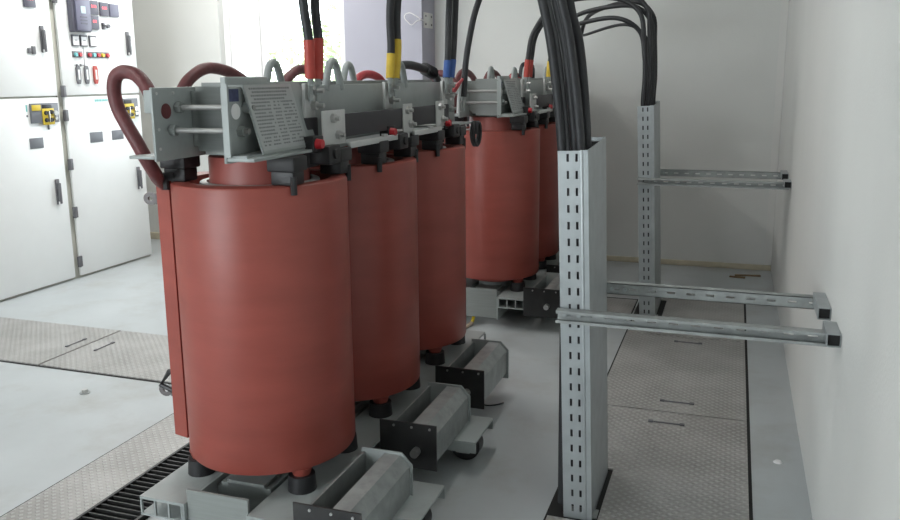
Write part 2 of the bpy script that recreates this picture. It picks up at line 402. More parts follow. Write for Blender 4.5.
# ------------------------------------------------------------------ switchgear cabinets
XC = -5.05
def cabinet(y0, y1, label):
    t = thing('switchgear_cabinet', label, 'cabinet', (-5.5, (y0 + y1) / 2, 0), 'pale grey switchgear cabinets')
    MB().box(-5.95, XC - .025, y0, y1, .0, 2.6).build('body', 'cab_side', t)
    MB().box(-5.9, XC - .04, y0 + .01, y1 - .01, 2.6, 2.62).build('roof', 'cab', t)
    d1 = MB().box(XC - .024, XC, y0 + .045, y1 - .004, 1.488, 2.58, .004).build('upper_door', 'cab', t)
    d2 = MB().box(XC - .024, XC, y0 + .045, y1 - .004, .02, 1.474, .004).build('lower_door', 'cab', t)
    for z, d in ((1.915, d1), (.74, d2)):
        hy = y1 - .105
        b = MB(); b.box(XC, XC + .012, hy - .018, hy + .018, z - .1, z + .1, .003); b.box(XC + .012, XC + .035, hy - .011, hy + .011, z - .095, z + .07, .005); b.build('door_handle', 'hinge', d)
        MB().box(XC + .012, XC + .03, hy - .012, hy + .012, z - .1, z - .075, .004).build('latch', 'white', d)
    for z, d in ((2.24, d1), (1.52, d1), (1.33, d2), (.94, d2), (.55, d2), (.14, d2)):
        b = MB(); b.box(XC, XC + .014, y0 + .012, y0 + .06, z - .045, z + .045, .004); b.cyl((XC + .014, y0 + .026, z - .045), (XC + .014, y0 + .026, z + .045), .009, seg=8); b.build('hinge', 'hinge', d)
    return t
def bit(t, name, m, y0, y1, z0, z1, dx=.012, bev=.002, x0=XC): return MB().box(x0, x0 + dx, y0, y1, z0, z1, bev).build(name, m, t)
MX = lambda y, z, x: Matrix(((0, 0, 1, x), (1, 0, 0, y), (0, 1, 0, z), (0, 0, 0, 1)))

def mimic(t, y0, y1, z0, z1):
    """yellow and grey operating panel on a lower door"""
    ym = y0 + (y1 - y0) * .42
    p = bit(t, 'operating_panel', 'grey_panel', y0, y1, z0 + .01, z1, .014)
    x = XC + .014
    bit(p, 'yellow_face', 'yellow', ym - .01, ym + (y1 - y0) * .38, z0 - .006, z0 + (z1 - z0) * .74, .006, .001, x)
    bit(p, 'yellow_label', 'yellow', y0 + .008, ym - .02, z1 - .055, z1 - .012, .004, .001, x)
    bit(p, 'dark_window', 'black', ym - .005, ym + .085, z1 - .05, z1 - .012, .005, .001, x)
    for ky, kz in ((ym + .02, z0 + .085), (ym + .075, z0 + .09), (ym + .02, z0 + .03), (ym + .07, z0 + .03)):
        MB().cyl((x + .006, ky, kz), (x + .02, ky, kz), .017, .014, 14).build('knob', 'black', p)
    bit(p, 'lever', 'steel', ym + .042, ym + .052, z0 + .015, z0 + .1, .012, .002, x + .006)
    for dz, r_ in ((.08, .02), (.04, .014)): MB().cyl((x, y1 - .045, z0 + dz), (x + .02, y1 - .045, z0 + dz), r_, seg=12).build('interlock_knob', 'steel', p)
    bit(t, 'key_tag', 'hinge', ym + .045, ym + .06, z0 - .045, z0 - .006, .006)
    bit(t, 'teal_mark', 'teal', y0 - .032, y0 - .02, z1 - .06, z1 - .01, .001, 0)
    bit(t, 'small_mark', 'hinge', y0 - .034, y0 - .018, z1 - .1, z1 - .085, .001, 0)

def red_display(t, y0, y1, z0, z1, text, f='relay'):
    m = bit(t, 'panel_meter', f, y0, y1, z0, z1, .016)
    text_mesh(text, .034, 'display_digits', 'digits' if f == 'relay' else 'tape_red', m, MX((y0 + y1) / 2, z0 + (z1 - z0) * .58, XC + .0168))
    return m

A = cabinet(4.22, 5.16, 'pale grey switchgear cabinet without push buttons, its yellow operating panel fully visible')
red_display(A, 4.91, 5.015, 2.145, 2.25, '0.00')
bit(A, 'socket', 'hinge', 4.905, 4.935, 1.805, 1.845, .01); bit(A, 'key_switch', 'hinge', 4.942, 4.975, 1.8, 1.86, .012)
mimic(A, 4.865, 5.135, 1.275, 1.435)
bit(A, 'rating_plate', 'grey_panel', 4.835, 4.965, 1.095, 1.175, .004)
Bc = cabinet(5.175, 6.10, 'pale grey switchgear cabinet with slate relay, red meters and coloured push buttons')
rl = MB().box(XC, XC + .05, 5.335, 5.525, 1.985, 2.30, .006).build('protection_relay', 'relay', Bc)
MB().box(XC + .05, XC + .068, 5.36, 5.515, 1.995, 2.29, .003).build('relay_face', 'relay_face', rl)
MB().box(XC + .068, XC + .07, 5.41, 5.46, 2.13, 2.185).build('relay_screen', 'lcd', rl)
for z in (2.10, 2.075, 2.05): MB().box(XC + .068, XC + .070, 5.40, 5.47, z - .004, z + .006).build('relay_key', 'relay', rl)
red_display(Bc, 5.56, 5.665, 2.135, 2.245, '0.00'); red_display(Bc, 5.685, 5.785, 2.13, 2.24, '0.00'); red_display(Bc, 5.56, 5.66, 2.015, 2.125, '0.0')
bit(Bc, 'panel_meter', 'relay_face', 5.80, 5.905, 2.13, 2.235, .016)
b = MB(); b.box(XC, XC + .02, 5.70, 5.765, 2.045, 2.06, .002); b.box(XC, XC + .02, 5.70, 5.72, 2.02, 2.075, .002); b.cyl((XC, 5.765, 2.05), (XC + .024, 5.765, 2.05), .016, seg=10); b.build('key_switch', 'hinge', Bc)
for y in (5.385, 5.475, 5.575):
    k = MB().box(XC, XC + .014, y - .038, y + .038, 1.875, 1.965, .003).build('indicator_window', 'hinge', Bc)
    MB().box(XC + .014, XC + .016, y - .03, y + .03, 1.883, 1.95).build('white_flag', 'white', k)
    MB().box(XC + .0162, XC + .017, y - .014, y + .014, 1.918, 1.924).build('flag_line', 'hinge', k)
cols = [(5.375, 'cyan'), (5.42, 'red_cap'), (5.525, 'red_cap'), (5.575, 'cyan'), (5.625, 'red_cap'), (5.675, 'yellow'), (5.73, 'red_cap')]
for q in ((5.345, 5.45), (5.50, 5.755)): MB().box(XC, XC + .006, q[0], q[1], 1.785, 1.835, .002).build('button_plate', 'hinge', Bc)
for y, c in cols: MB().cyl((XC + .006, y, 1.808), (XC + .022, y, 1.808), .017, .015, 12).build('push_button', c, Bc)
b = MB(); x = XC + .001
b.box(XC, x, 5.467, 5.473, 1.62, 1.875); b.box(XC, x, 5.36, 5.40, 1.722, 1.728); b.cyl((XC, 5.385, 1.725), (x, 5.385, 1.725), .012, seg=4); b.box(XC, x, 5.42, 5.47, 1.722, 1.728)
b.cyl((XC, 5.425, 1.725), (x, 5.425, 1.725), .012, seg=8)
o = b.build('mimic_diagram', 'hinge', Bc); o['kind'] = 'stuff'
for y, c in ((5.385, 'hinge'), (5.475, 'hinge'), (5.575, 'tape_red')):
    k = MB().prism([(y - .012, 1.575), (y + .012, 1.575), (y + .022, 1.6), (y + .022, 1.70), (y + .012, 1.72), (y - .012, 1.72), (y - .022, 1.70), (y - .022, 1.6)], 'x', XC, XC + .014).build('position_indicator', c, Bc)
    MB().box(XC + .014, XC + .017, y - .008, y + .008, 1.61, 1.69).build('indicator_slot', 'white', k)
bit(Bc, 'rating_plate', 'grey_panel', 5.455, 5.60, 1.095, 1.18, .004); bit(Bc, 'label_plate', 'grey_panel', 5.71, 5.85, 1.10, 1.18, .003)
mimic(Bc, 5.76, 6.05, 1.275, 1.445)
b = MB()
yy = 5.545
for wv in (.018, .012, .016, .012, .018, .008, .014, .016, .012, .016, .012): b.box(XC, XC + .0012, yy, yy + wv - .004, 1.428, 1.448); yy += wv
o = b.build('teal_lettering', 'teal', Bc); o['kind'] = 'stuff'

# ------------------------------------------------------------------ the transformer
TX, TY = -1.56, 3.14                       # base of the near transformer
YS = (2.47, 3.14, 3.81)                    # coil axes
ZB, ZT, RC = .287, 1.265, .30
def ringprof(ri, ro, z0, z1, bv=.012):
    return [(ri, z0), (ro - bv, z0), (ro - bv * .3, z0 + bv * .3), (ro, z0 + bv), (ro, z1 - bv), (ro - bv * .3, z1 - bv * .3), (ro - bv, z1), (ri, z1)]
def make_transformer():
    t = thing('cast_resin_transformer', 'red cast resin transformer in front, its sloping nameplate and three coils in full view', 'transformer', (TX, TY, 0), 'red cast resin transformers')
    # core: limbs and yokes
    b = MB()
    for y in YS: b.cyl((TX, y, .17), (TX, y, 1.40), .112, seg=20)
    for z, h0 in ((.125, .06), (1.475, .09)):
        for k, (hw, hh) in enumerate(((.118, h0), (.1, h0 + .014), (.075, h0 + .026))):
            b.box(TX - hw, TX + hw, YS[0] - .2, YS[2] + .2, z - hh, z + hh)
    b.build('core', 'core', t)
    # coils
    for y in YS:
        c = MB().lathe(ringprof(.245, RC, ZB, ZT), (TX, y), 72).build('high_voltage_coil', 'resin', t)
        m = MB(); m.prism([(TX - .27, y - .15), (TX - .335, y - .135), (TX - .352, y - .11), (TX - .352, y + .11), (TX - .335, y + .135), (TX - .27, y + .15)], 'z', ZB + .03, ZT - .005)
        m.build('tap_panel', 'resin', c)
        for k in range(5): MB().cyl((TX - .352, y, .62 + k * .09), (TX - .372, y, .62 + k * .09), .014, seg=8).build('tap_stud', 'steel', c)
        for z in (1.17, .42):
            b = MB(); n_ = 16; hc = TX - .475; ring = [(hc + .011 * math.cos(a), z + .009 * math.sin(a)) for a in [2 * math.pi * k / n_ for k in range(n_)]]
            out = [(hc + .03 * math.cos(a), z + .024 * math.sin(a)) for a in [2 * math.pi * k / n_ for k in range(n_)]]
            for zz in (0,): 
                vs = [(p[0], y + h, p[1]) for h in (0, .008) for ringp in (ring, out) for p in ringp]
                fs = []
                for k in range(n_):
                    j = (k + 1) % n_
                    fs += [(k, j, n_ + j, n_ + k), (2 * n_ + k, 3 * n_ + k, 3 * n_ + j, 2 * n_ + j), (k, 2 * n_ + k, 2 * n_ + j, j), (n_ + k, n_ + j, 3 * n_ + j, 3 * n_ + k)]
                b.poly(vs, fs)
            b.prism([(hc + .024, z + .02), (TX - .352, z + .012), (TX - .352, z - .06), (TX - .385, z - .03), (hc + .024, z - .02)], 'y', y, y + .008); b.build('terminal_lug', 'lug', c)
        MB().lathe(ringprof(.125, .172, ZB - .04, ZT + .082, .006), (TX, y), 40).build('low_voltage_coil', 'resin_in', t)
        MB().lathe(ringprof(.182, .205, ZB + .01, ZT - .006, .004), (TX, y), 40).build('barrier_tube', 'bracket', t)
        # press blocks above and below
        for sx in (1, -1):
            for sy in (1, -1):
                px, py = TX + sx * .205, y + sy * .165
                b = MB(); b.box(px - .05, px + .05, py - .045, py + .045, ZT + .045, ZT + .093, .006)
                b.box(px - .042, px + .042, py - .036, py + .036, ZT + .001, ZT + .047, .006)
                rr = Vector((px - TX, py - y, 0)).normalized(); q = Vector((TX, y, 0)) + rr * (RC + .012)
                b.cyl((q.x, q.y, ZT - .028), (q.x, q.y, ZT + .03), .011, seg=8); b.box(min(px, q.x), max(px, q.x), min(py, q.y) - .008, max(py, q.y) + .008, ZT + .012, ZT + .03)
                b.build('press_block', 'black', t)
                f = MB().cyl((px, py, .205), (px, py, .262), .05, .046, 20).build('coil_foot', 'black', t)
                MB().cyl((px, py, .262), (px, py, ZB + .004), .03, .04, 16).build('foot_neck', 'resin', f)
    MB().box(TX - .119, TX + .119, YS[0] - .37, YS[0] - .36, .06, .25).build('yoke_end_plate', 'core', t)
    # clamps
    Y0, Y1 = YS[0] - .385, YS[2] + .385
    for s in (1, -1):
        xi, xo, xf = TX + s * .121, TX + s * .131, TX + s * .225
        u = MB(); u.box(min(xi, xo), max(xi, xo), Y0, Y1, 1.352, 1.578, .003)
        u.box(min(xo, xf), max(xo, xf), Y0, Y1, 1.359, 1.369, .002)
        u = u.build('upper_clamp', 'clamp', t)
        xs = (xi - s * .001, xi - s * .0016)
        for y, z, r in ((Y0 + .06, 1.505, .024), (Y1 - .06, 1.505, .024)):
            b = MB(); b.cyl((xi - s * .0012, y, z), (xo + s * .0012, y, z), r, seg=18); b.build('bolt_hole', 'tube' if s < 0 else 'white', u)
        for y, z in ((Y0 + .02, 1.56), (Y0 + .1, 1.56), (Y0 + .02, 1.45), (Y0 + .02, 1.39)): MB().cyl((xi - s * .002, y, z), (xo + s * .002, y, z), .005, seg=8).build('rivet', 'bracket', u)
        for y in (2.80, 3.45):
            m = MB(); path = [(xi + s * .005, y - .064, 1.56), (xi + s * .005, y - .046, 1.61), (xi + s * .005, y - .026, 1.65), (xi + s * .005, y, 1.664), (xi + s * .005, y + .026, 1.65), (xi + s * .005, y + .046, 1.61), (xi + s * .005, y + .064, 1.56)]
            m.tube(path, .0145, 10, 5); m.build('lifting_lug', 'clamp', u)
        # lower clamp with its row of square openings at the ends
        xl0, xl1 = TX + s * .121, TX + s * .131
        l_ = MB(); l_.box(min(xl0, xl1), max(xl0, xl1), Y0, Y1, .055, .204)
        a, c2 = sorted((xl1, TX + s * .30)); l_.box(a, c2, Y0, Y1, .195, .205); a, c2 = sorted((xl1, TX + s * .30)); l_.box(a, c2, Y0, Y1, .135, .142)
        l_ = l_.build('lower_clamp', 'clamp', t)
        for yy in (Y0, Y1 - .008):
            m = MB(); a, c2 = sorted((xl1, TX + s * .30))
            for q in range(4): m.box(a + (c2 - a) * q / 3 - .004 * (q == 3), a + (c2 - a) * q / 3 + .006, yy, yy + .008, .142, .195)
            m.build('clamp_end_plate', 'clamp', l_)
    # tie rods through the clamps
    for y in (Y0 + .075, Y0 + .11, Y1 - .075):
        for z in ((1.515,) if y == Y0 + .11 else (1.445,) if y == Y0 + .075 else (1.44, 1.515)):
            r_ = MB().cyl((TX - .15, y, z), (TX + .165, y, z), .0085, seg=10).build('tie_rod', 'rod', t)
            [MB().hexnut((TX + q, y, z), (TX + q + .02, y, z), .018).build('hex_nut', 'core', r_) for q in (-.117, .131)]
    # nameplate on a sloping bracket over the near end of the front clamp
    ya, yb = Y0 + .004, 2.52
    xa, xb, za, zb = TX + .133, TX + .198, 1.588, 1.372
    m = MB(); m.prism([(xa, za), (xa + .004, za + .004), (xb + .004, zb + .004), (xb, zb)], 'y', ya + .085, yb)
    m.box(xa, xb, ya, yb, zb - .004, zb + .004); m.box(TX + .12, xa + .006, ya, yb - .2, za - .004, za + .02, .003)
    m.box(TX + .131, TX + .15, ya - .012, ya - .002, zb, za)
    br = m.build('nameplate_bracket', 'clamp', t)
    nrm = Vector((za - zb, 0, xb - xa)).normalized(); dn = Vector((xb - xa, 0, zb - za)).normalized(); L = math.hypot(xb - xa, za - zb)
    def P(u, v, h): return Vector((xa, 0, za)) + dn * (v * L) + Vector((0, ya + .09 + u * (yb - ya - .15), 0)) + nrm * h
    def slab(m, u0, u1, v0, v1, h0, h1):
        m.poly([P(u, v, h) for u in (u0, u1) for v in (v0, v1) for h in (h0, h1)], [(0, 1, 3, 2), (4, 6, 7, 5), (0, 4, 5, 1), (2, 3, 7, 6), (0, 2, 6, 4), (1, 5, 7, 3)])
    m = MB(); slab(m, 0, 1, .03, .95, .004, .0062); m.build('nameplate', 'nameplate', br)
    m = MB()
    rows = 17
    for k in range(rows):
        v = .07 + k * .05
        if k < 4:
            u = .08 + .04 * (k % 2)
            while u < .9 - .05 * k:
                w_ = random.uniform(.02, .05); slab(m, u, u + w_, v, v + .026, .0062, .0068); u += w_ + .014
        else:
            for u0, u1, prob in ((.05, .42, .9), (.46, .62, .75), (.66, .95, .85)):
                u = u0
                while u < u1 - .02:
                    w_ = random.uniform(.015, .045)
                    if random.random() < prob: slab(m, u, min(u + w_, u1), v, v + .022, .0062, .0068)
                    u += w_ + .012
    o = m.build('plate_lettering', 'print', br); o['kind'] = 'stuff'
    MB().box(TX + .1312, TX + .1322, ya + .012, ya + .075, 1.535, 1.572).build('blue_sticker', 'sticker', br)
    # low voltage side: busbars, insulating bars, support plates, caps
    for k, y in enumerate(YS):
        yb_ = (2.53, 3.205, 3.915)[k]
        bb = MB().box(TX + .168, TX + .18, yb_ - .045, yb_ + .025, 1.47, 1.585, .002).build('busbar', 'bracket', t)
        MB().box(TX + .164, TX + .186, yb_ - .05, yb_ + .03, 1.30, 1.47, .004).build('busbar_sleeve', 'bar', bb)
        for z in (1.56, 1.51):
            m = MB(); m.hexnut((TX + .18, yb_ + .005, z), (TX + .198, yb_ + .005, z), .016); m.cyl((TX + .198, yb_ + .005, z), (TX + .225, yb_ + .005, z), .008, seg=8); m.build('terminal_bolt', 'steel', bb)
        ys_, hw_ = ((2.592, .086), (3.28, .052), (3.69, .055))[k]
        sp = MB().box(TX + .226, TX + .232, ys_ - hw_, ys_ + hw_, 1.372, 1.492, .002)
        sp.box(TX + .131, TX + .229, ys_ - .04, ys_ + .04, 1.374, 1.380)
        sp = sp.build('support_plate', 'bracket', t)
        for dz, dy in ((1.465, -.015), (1.405, .02)): m = MB(); m.hexnut((TX + .232, ys_ + dy, dz), (TX + .246, ys_ + dy, dz), .017); m.cyl((TX + .246, ys_ + dy, dz), (TX + .262, ys_ + dy, dz), .008, seg=8); m.build('hex_bolt', 'steel', sp)
        yr = (2.46, 3.09, 3.775)[k]
        m = MB(); m.cyl((TX + .232, yr, 1.385), (TX + .254, yr, 1.385), .018, .015, 16); m.build('red_cap', 'red_cap', t)
        m = MB(); m.box(TX + .18, TX + .262, yr + .03, yr + .12, 1.31, 1.375, .008); m.box(TX + .19, TX + .232, yr - .022, yr + .05, 1.355, 1.41, .004); m.cyl((TX + .262, yr + .075, 1.345), (TX + .27, yr + .075, 1.345), .018, seg=12); m.build('clamping_block', 'black', t)
    for a, c2 in ((2.72, 3.25), (3.35, 3.66)):
        MB().box(TX + .212, TX + .226, a - .12, c2 + .06, 1.392, 1.475, .003).build('insulating_bar', 'bar', t)
        m = MB(); m.box(TX + .236, TX + .25, a - .04, c2 + .0, 1.352, 1.374, .002); m.hexnut((TX + .25, (a + c2) / 2, 1.374), (TX + .25, (a + c2) / 2, 1.384), .014); m.build('cover_rail', 'bracket', t)
    # red insulated delta links on the high voltage side
    hx = TX - .25
    MB().tube([(TX - .145, 2.12, 1.53), (TX - .172, 2.13, 1.575), (TX - .205, 2.14, 1.605), (TX - .24, 2.15, 1.622), (TX - .28, 2.15, 1.626), (TX - .308, 2.15, 1.608), (TX - .318, 2.15, 1.567), (TX - .31, 2.15, 1.52), (TX - .285, 2.15, 1.47), (TX - .245, 2.15, 1.405), (TX - .222, 2.16, 1.35), (TX - .225, 2.20, 1.30), (TX - .27, 2.27, 1.272), (TX - .31, 2.36, 1.235), (TX - .315, 2.42, 1.19)], .022, 12, 6).build('delta_link', 'tube', t)
    b = MB(); b.box(TX - .165, TX - .131, Y0 + .012, Y0 + .05, 1.50, 1.57, .004); b.build('link_terminal', 'clamp', t)
    for y in YS[:2]:
        MB().tube([(hx, y - .14, 1.28), (hx, y - .12, 1.45), (hx, y - .07, 1.56), (hx, y, 1.615), (hx, y + .1, 1.642), (hx, y + .25, 1.62), (hx, y + .36, 1.56), (hx, y + .42, 1.43), (hx, y + .43, 1.28)], .021, 12, 6).build('delta_link', 'tube', t)
    y = YS[2]
    MB().tube([(hx, y - .14, 1.28), (hx, y - .1, 1.5), (hx, y, 1.60), (hx, y + .15, 1.62), (hx, y + .3, 1.58), (hx, y + .36, 1.46), (hx - .02, y + .34, 1.28)], .021, 12, 6).build('delta_link', 'tube_hot', t)
    # small red control loops at the far end of the front clamp
    for q in range(3): MB().tube([(TX + .18, 4.02 + q * .02, 1.53), (TX + .2, 4.06 + q * .03, 1.57 + .01 * q), (TX + .16, 4.14 + q * .02, 1.56), (TX + .1, 4.16, 1.50 - .02 * q)], .007, 6, 5).build('control_wire', 'tube_hot', t)
    # fans under both long sides
    for s in (1,):
        for yc in (2.29, 2.965, 3.60):
            ya, yb = yc - .205, yc + .205
            X = lambda v: TX + s * v
            m = MB()
            m.box(*sorted((X(.35), X(.358))), ya, yb, .115, .278)                       # inner wall
            m.prism([(X(.435), .283), (X(.495), .283), (X(.53), .245), (X(.53), .13), (X(.50), .11), (X(.35), .11), (X(.35), .116), (X(.497), .116), (X(.523), .133), (X(.523), .241), (X(.492), .276), (X(.435), .276)], 'y', ya, yb)
            f = m.build('cooling_fan', 'galv_dull', t)
            MB().cyl((X(.435), ya + .01, .185), (X(.435), yb - .01, .185), .055, seg=16).build('fan_impeller', 'darksteel', f)
            MB().prism([(X(.30), .286), (X(.537), .286), (X(.537), .10), (X(.30), .10)], 'y', ya - .006, ya).build('fan_end_plate', 'darksteel', f)
            MB().prism([(X(.345), .292), (X(.50), .292), (X(.54), .25), (X(.54), .10), (X(.345), .10)], 'y', yb, yb + .006).build('fan_end_plate', 'clamp', f)
            for q in range(3): MB().cyl((X(.36 + .075 * q), ya - .006, .27), (X(.36 + .075 * q), ya - .010, .27), .005, seg=8).build('rivet', 'steel', f)
            MB().cyl((X(.455), ya - .006, .175), (X(.455), ya - .04, .175), .017, seg=12).build('fan_bolt', 'steel', f)
            for yq in (ya + .05, yb - .09): MB().box(*sorted((X(.30), X(.352))), yq, yq + .04, .206, .212).build('fan_bracket', 'galv_dull', f)
    # wheeled carriages and the rear support
    for yc in (2.47, 3.105):
        m = MB(); m.box(TX - .36, TX + .625, yc - .13, yc + .13, .125, .134, .001); m.box(TX - .36, TX + .625, yc - .13, yc - .122, .085, .125); m.box(TX - .36, TX + .625, yc + .122, yc + .13, .085, .125)
        c = m.build('wheel_carriage', 'clamp', t)
        for x in (TX + .545, TX - .27):
            wv = MB().cyl((x, yc - .03, .066), (x, yc + .03, .066), .066, seg=28).build('wheel', 'darksteel', c)
            MB().cyl((x, yc - .065, .066), (x, yc + .065, .066), .014, seg=10).build('axle', 'galv_dull', c)
            for q in (-.055, .055): MB().box(x - .03, x + .03, yc + q - .005, yc + q + .005, .045, .125).build('axle_bracket', 'galv_dull', c)
    m = MB(); m.box(TX - .28, TX + .28, 3.75, 3.87, .0, .056); m.build('rear_skid', 'clamp', t)
    # earthing lead and jacking hook
    m = MB(); m.tube([(TX - .345, 2.42, .535), (TX - .41, 2.42, .52), (TX - .452, 2.42, .465), (TX - .345, 2.42, .43)], .011, 8, 5, smooth=False); m.build('hook_handle', 'black', t)
    return t
T1 = make_transformer()
T2 = copy_tree(T1); T2.location = (-1.52, TY + 2.83, 0)
T2['label'] = 'red cast resin transformer at the back wall, mostly hidden behind the front transformer'

# ------------------------------------------------------------------ cable supports: upright tray with two strut arms to the wall
def perforated(b, x0, x1, y0, y1, z0, z1, cols, sw, sh, pitch, axis):
    """plate with rows of real slots. axis 'v': columns of upright slots in an X-Z plate; 'h': one row of level slots along X"""
    if axis == 'v':
        edges = [x0]
        for c in cols: edges += [c - sw / 2, c + sw / 2]
        edges.append(x1)
        for i in range(0, len(edges), 2): b.box(edges[i], edges[i + 1], y0, y1, z0, z1)
        for c in cols:
            z = z0; s0 = z0 + .03
            while True:
                top = min(s0, z1)
                if top > z: b.box(c - sw / 2, c + sw / 2, y0, y1, z, top)
                z = s0 + sh; s0 += pitch
                if z >= z1: break
                if s0 >= z1:
                    b.box(c - sw / 2, c + sw / 2, y0, y1, z, z1); break
    else:
        zc = cols[0]
        b.box(x0, x1, y0, y1, z0, zc - sh / 2); b.box(x0, x1, y0, y1, zc + sh / 2, z1)
        x = x0; s0 = x0 + .02
        while x < x1:
            e = min(s0, x1)
            if e > x: b.box(x, e, y0, y1, zc - sh / 2, zc + sh / 2)
            x = s0 + sw; s0 += pitch
def cable_support(px, y0, depth, lean, top, arms, label, twist=0.0):
    """px = left edge of the near flange at the floor"""
    t = thing('cable_support', label, 'cable support', (px + .05, y0, HZ), 'galvanised cable supports')
    w_, th = .104, .0025
    b = MB(); perforated(b, px, px + .078, y0, y0 + th, .0, top - .018, [px + .034, px + .064], .0085, .027, .0585, 'v')
    ff = b.build('perforated_flange', 'galv', t)
    b = MB(); b.box(px + .078, px + .086, y0 - .004, y0 + th, .0, top - .016, .001); b.box(px + .086, px + w_, y0 - .001, y0 + th, .0, top - .016); b.build('flange_lip', 'galv', ff)
    b = MB(); perforated(b, px, px + w_, y0 + depth - th, y0 + depth, .0, top, [px + .034, px + .064], .0085, .027, .0585, 'v'); b.build('rear_flange', 'galv', t)
    b = MB(); b.prism([(y0 + .002, 0), (y0 + depth - .002, 0), (y0 + depth - .002, top), (y0 + .002, top - .016)], 'x', px + w_ - .003, px + w_); b.build('side_panel', 'galv', t)
    b = MB(); b.box(px + .03, px + w_ - .003, y0 + depth - .09, y0 + depth - .05, top - .035, top - .01); b.box(px + .02, px + .05, y0 + depth - .09, y0 + depth - .01, top - .03, top - .015); b.build('cable_clip', 'darksteel', t)
    # feet
    b = MB(); b.box(px - .005, px + w_ + .014, y0 + .02, y0 + .08, HZ - .008, HZ + .006 - .008); b.build('foot_plate', 'galv_dull', t)
    for (ax0, ay, az, rise, outer) in arms:
        b = MB(); H, D, q = .044, .041, .0025
        ya, yb = ay, ay + D
        wy, ly = (yb - q, ya) if outer < 0 else (ya, yb - q)      # slotted web, open lips
        perforated(b, ax0, XW - .012, wy, wy + q, az - H, az, [az - H * .5], .030, .008, .072, 'h')
        b.box(ax0, XW - .012, ya, yb, az - q, az); b.box(ax0, XW - .012, ya, yb, az - H, az - H + q)
        b.box(ax0, XW - .012, ly, ly + q, az - .010, az - q); b.box(ax0, XW - .012, ly, ly + q, az - H + q, az - H + .010)
        arm = b.build('strut_arm', 'galv_dull', t)
        yy0, yy1 = (ay - .045, ay + .10) if outer < 0 else (ay - .20, ay + .02)
        z1 = az + (.012 if outer < 0 else .016); x0, x1 = XW - .042, XW - .0015
        if outer > 0: pass
        m = MB(); m.box(x0, x1, yy0, yy1, z1 - q, z1); m.box(x0, x1, yy0, yy1, z1 - .041, z1 - .041 + q); m.box(x0, x0 + q, yy0, yy1, z1 - .041 + q, z1 - q); m.box(x1 - q, x1, yy0, yy1, z1 - .041 + q, z1 - q)
        wb = m.build('wall_bracket', 'galv', t)
        MB().box(x0 + q, x1 - q, yy0 + .012, yy0 + .016, z1 - .041 + q, z1 - q).build('hollow_shade', 'dark_gap', wb)  # dark sheet standing in for the shade inside the hollow strut
        for q in (.025, .075): MB().hexnut((ax0 + q, ay + (.031 if outer < 0 else -.007), az - H * .5), (ax0 + q, ay + (.039 if outer < 0 else 0), az - H * .5), .0085).build('arm_bolt', 'galv', arm)
    # the uprights lean a little; the arms stay level
    for ch in list(bpy.data.objects):
        if ch.parent == t and ch.name.split('.')[0] in ('perforated_flange', 'rear_flange', 'side_panel', 'cable_clip'):
            ch.rotation_euler = (0, -lean, 0)
    return t
cable_support(-.524, 2.75, .40, R(1.85), 1.372, [(-.556, 2.703, .802, 0, -1), (-.45, 3.155, .800, 0, 1)], 'nearer perforated galvanised cable support with two arms to the right wall')
cable_support(-.545, 5.43, .44, R(2.4), 1.43, [(-.585, 5.385, .948, 0, -1), (-.48, 5.875, .955, 0, 1)], 'farther perforated galvanised cable support standing by the back wall')

# ------------------------------------------------------------------ cables
def cable(pts, r, label, group, tape=None, name='power_cable', tape_h=.16, tape_z0=1.585):
    t = thing(name, label, 'cable', pts[0], group)
    MB().tube(pts, r, 10, 8).build('sheath', 'rubber', t)
    if tape:
        P = smooth_path(pts, 24); seg = [p for i, p in enumerate(P) if i < 60 and p.z < tape_z0 + tape_h]
        if len(seg) > 2: MB().tube(seg, r + .0018, 12, 1, smooth=False).build('phase_tape', tape, t)
    p = Vector(pts[0]); b = MB(); b.cyl(p - Vector((0, 0, .025)), p + Vector((0, 0, .01)), .011, seg=10); b.box(p.x - .004, p.x + .002, p.y - .013, p.y + .013, p.z - .075, p.z - .02, .001)
    b.build('cable_lug', 'clamp', t)
    return t
G1 = 'cables from the near transformer to the near support'
XT = -1.365
nearfan = [(-.565, 2.80), (-.50, 2.80), (-.525, 2.835), (-.55, 2.87), (-.565, 2.915), (-.53, 2.945), (-.495, 2.905)]
def near(i, tx, ty, bend, tape, label, th):
    ex, ey = nearfan[i]
    lx = -.05
    pts = [(tx, ty, 1.60), (tx + bend[0] * .5, ty + bend[1] * .5, 1.72), (tx + bend[0], ty + bend[1], 1.95), (tx + .16, ty * .7 + ey * .3, 2.22 + .07 * i),
           (tx * .45 + ex * .55, ty * .35 + ey * .65, 2.36 + .07 * i), (ex - .14, ey, 2.12 + .05 * i), (ex + lx - .03, ey, 1.88), (ex + lx + .012, ey, 1.69), (ex, ey, 1.38), (ex + .012, ey, 1.1), (ex + .02, ey, .8), (ex + .025, ey, .03)]
    return cable(pts, .0165, label, G1, tape, tape_h=th)
near(0, XT, 2.50, (.0, .0), 'tape_red', 'black red-taped cable at the front transformer, on the side towards the nameplate', .15)
near(1, XT + .006, 2.542, (.01, .01), 'tape_red', 'black red-taped cable at the front transformer, on the side towards the yellow tapes', .155)
near(2, XT, 3.18, (.0, .035), 'tape_yellow', 'black cable with the shorter yellow tape sleeve at the front transformer', .115)
near(3, XT + .006, 3.222, (.01, .03), 'tape_yellow', 'black cable with the longer yellow tape sleeve at the front transformer', .175)
near(4, XT, 3.885, (.0, .05), 'tape_blue', 'black blue-taped cable at the front transformer, on the side towards the yellow tapes', .10)
near(5, XT + .006, 3.935, (.01, .05), 'tape_blue', 'black blue-taped cable at the front transformer, beside the untaped cable', .105)
ex, ey = nearfan[6]
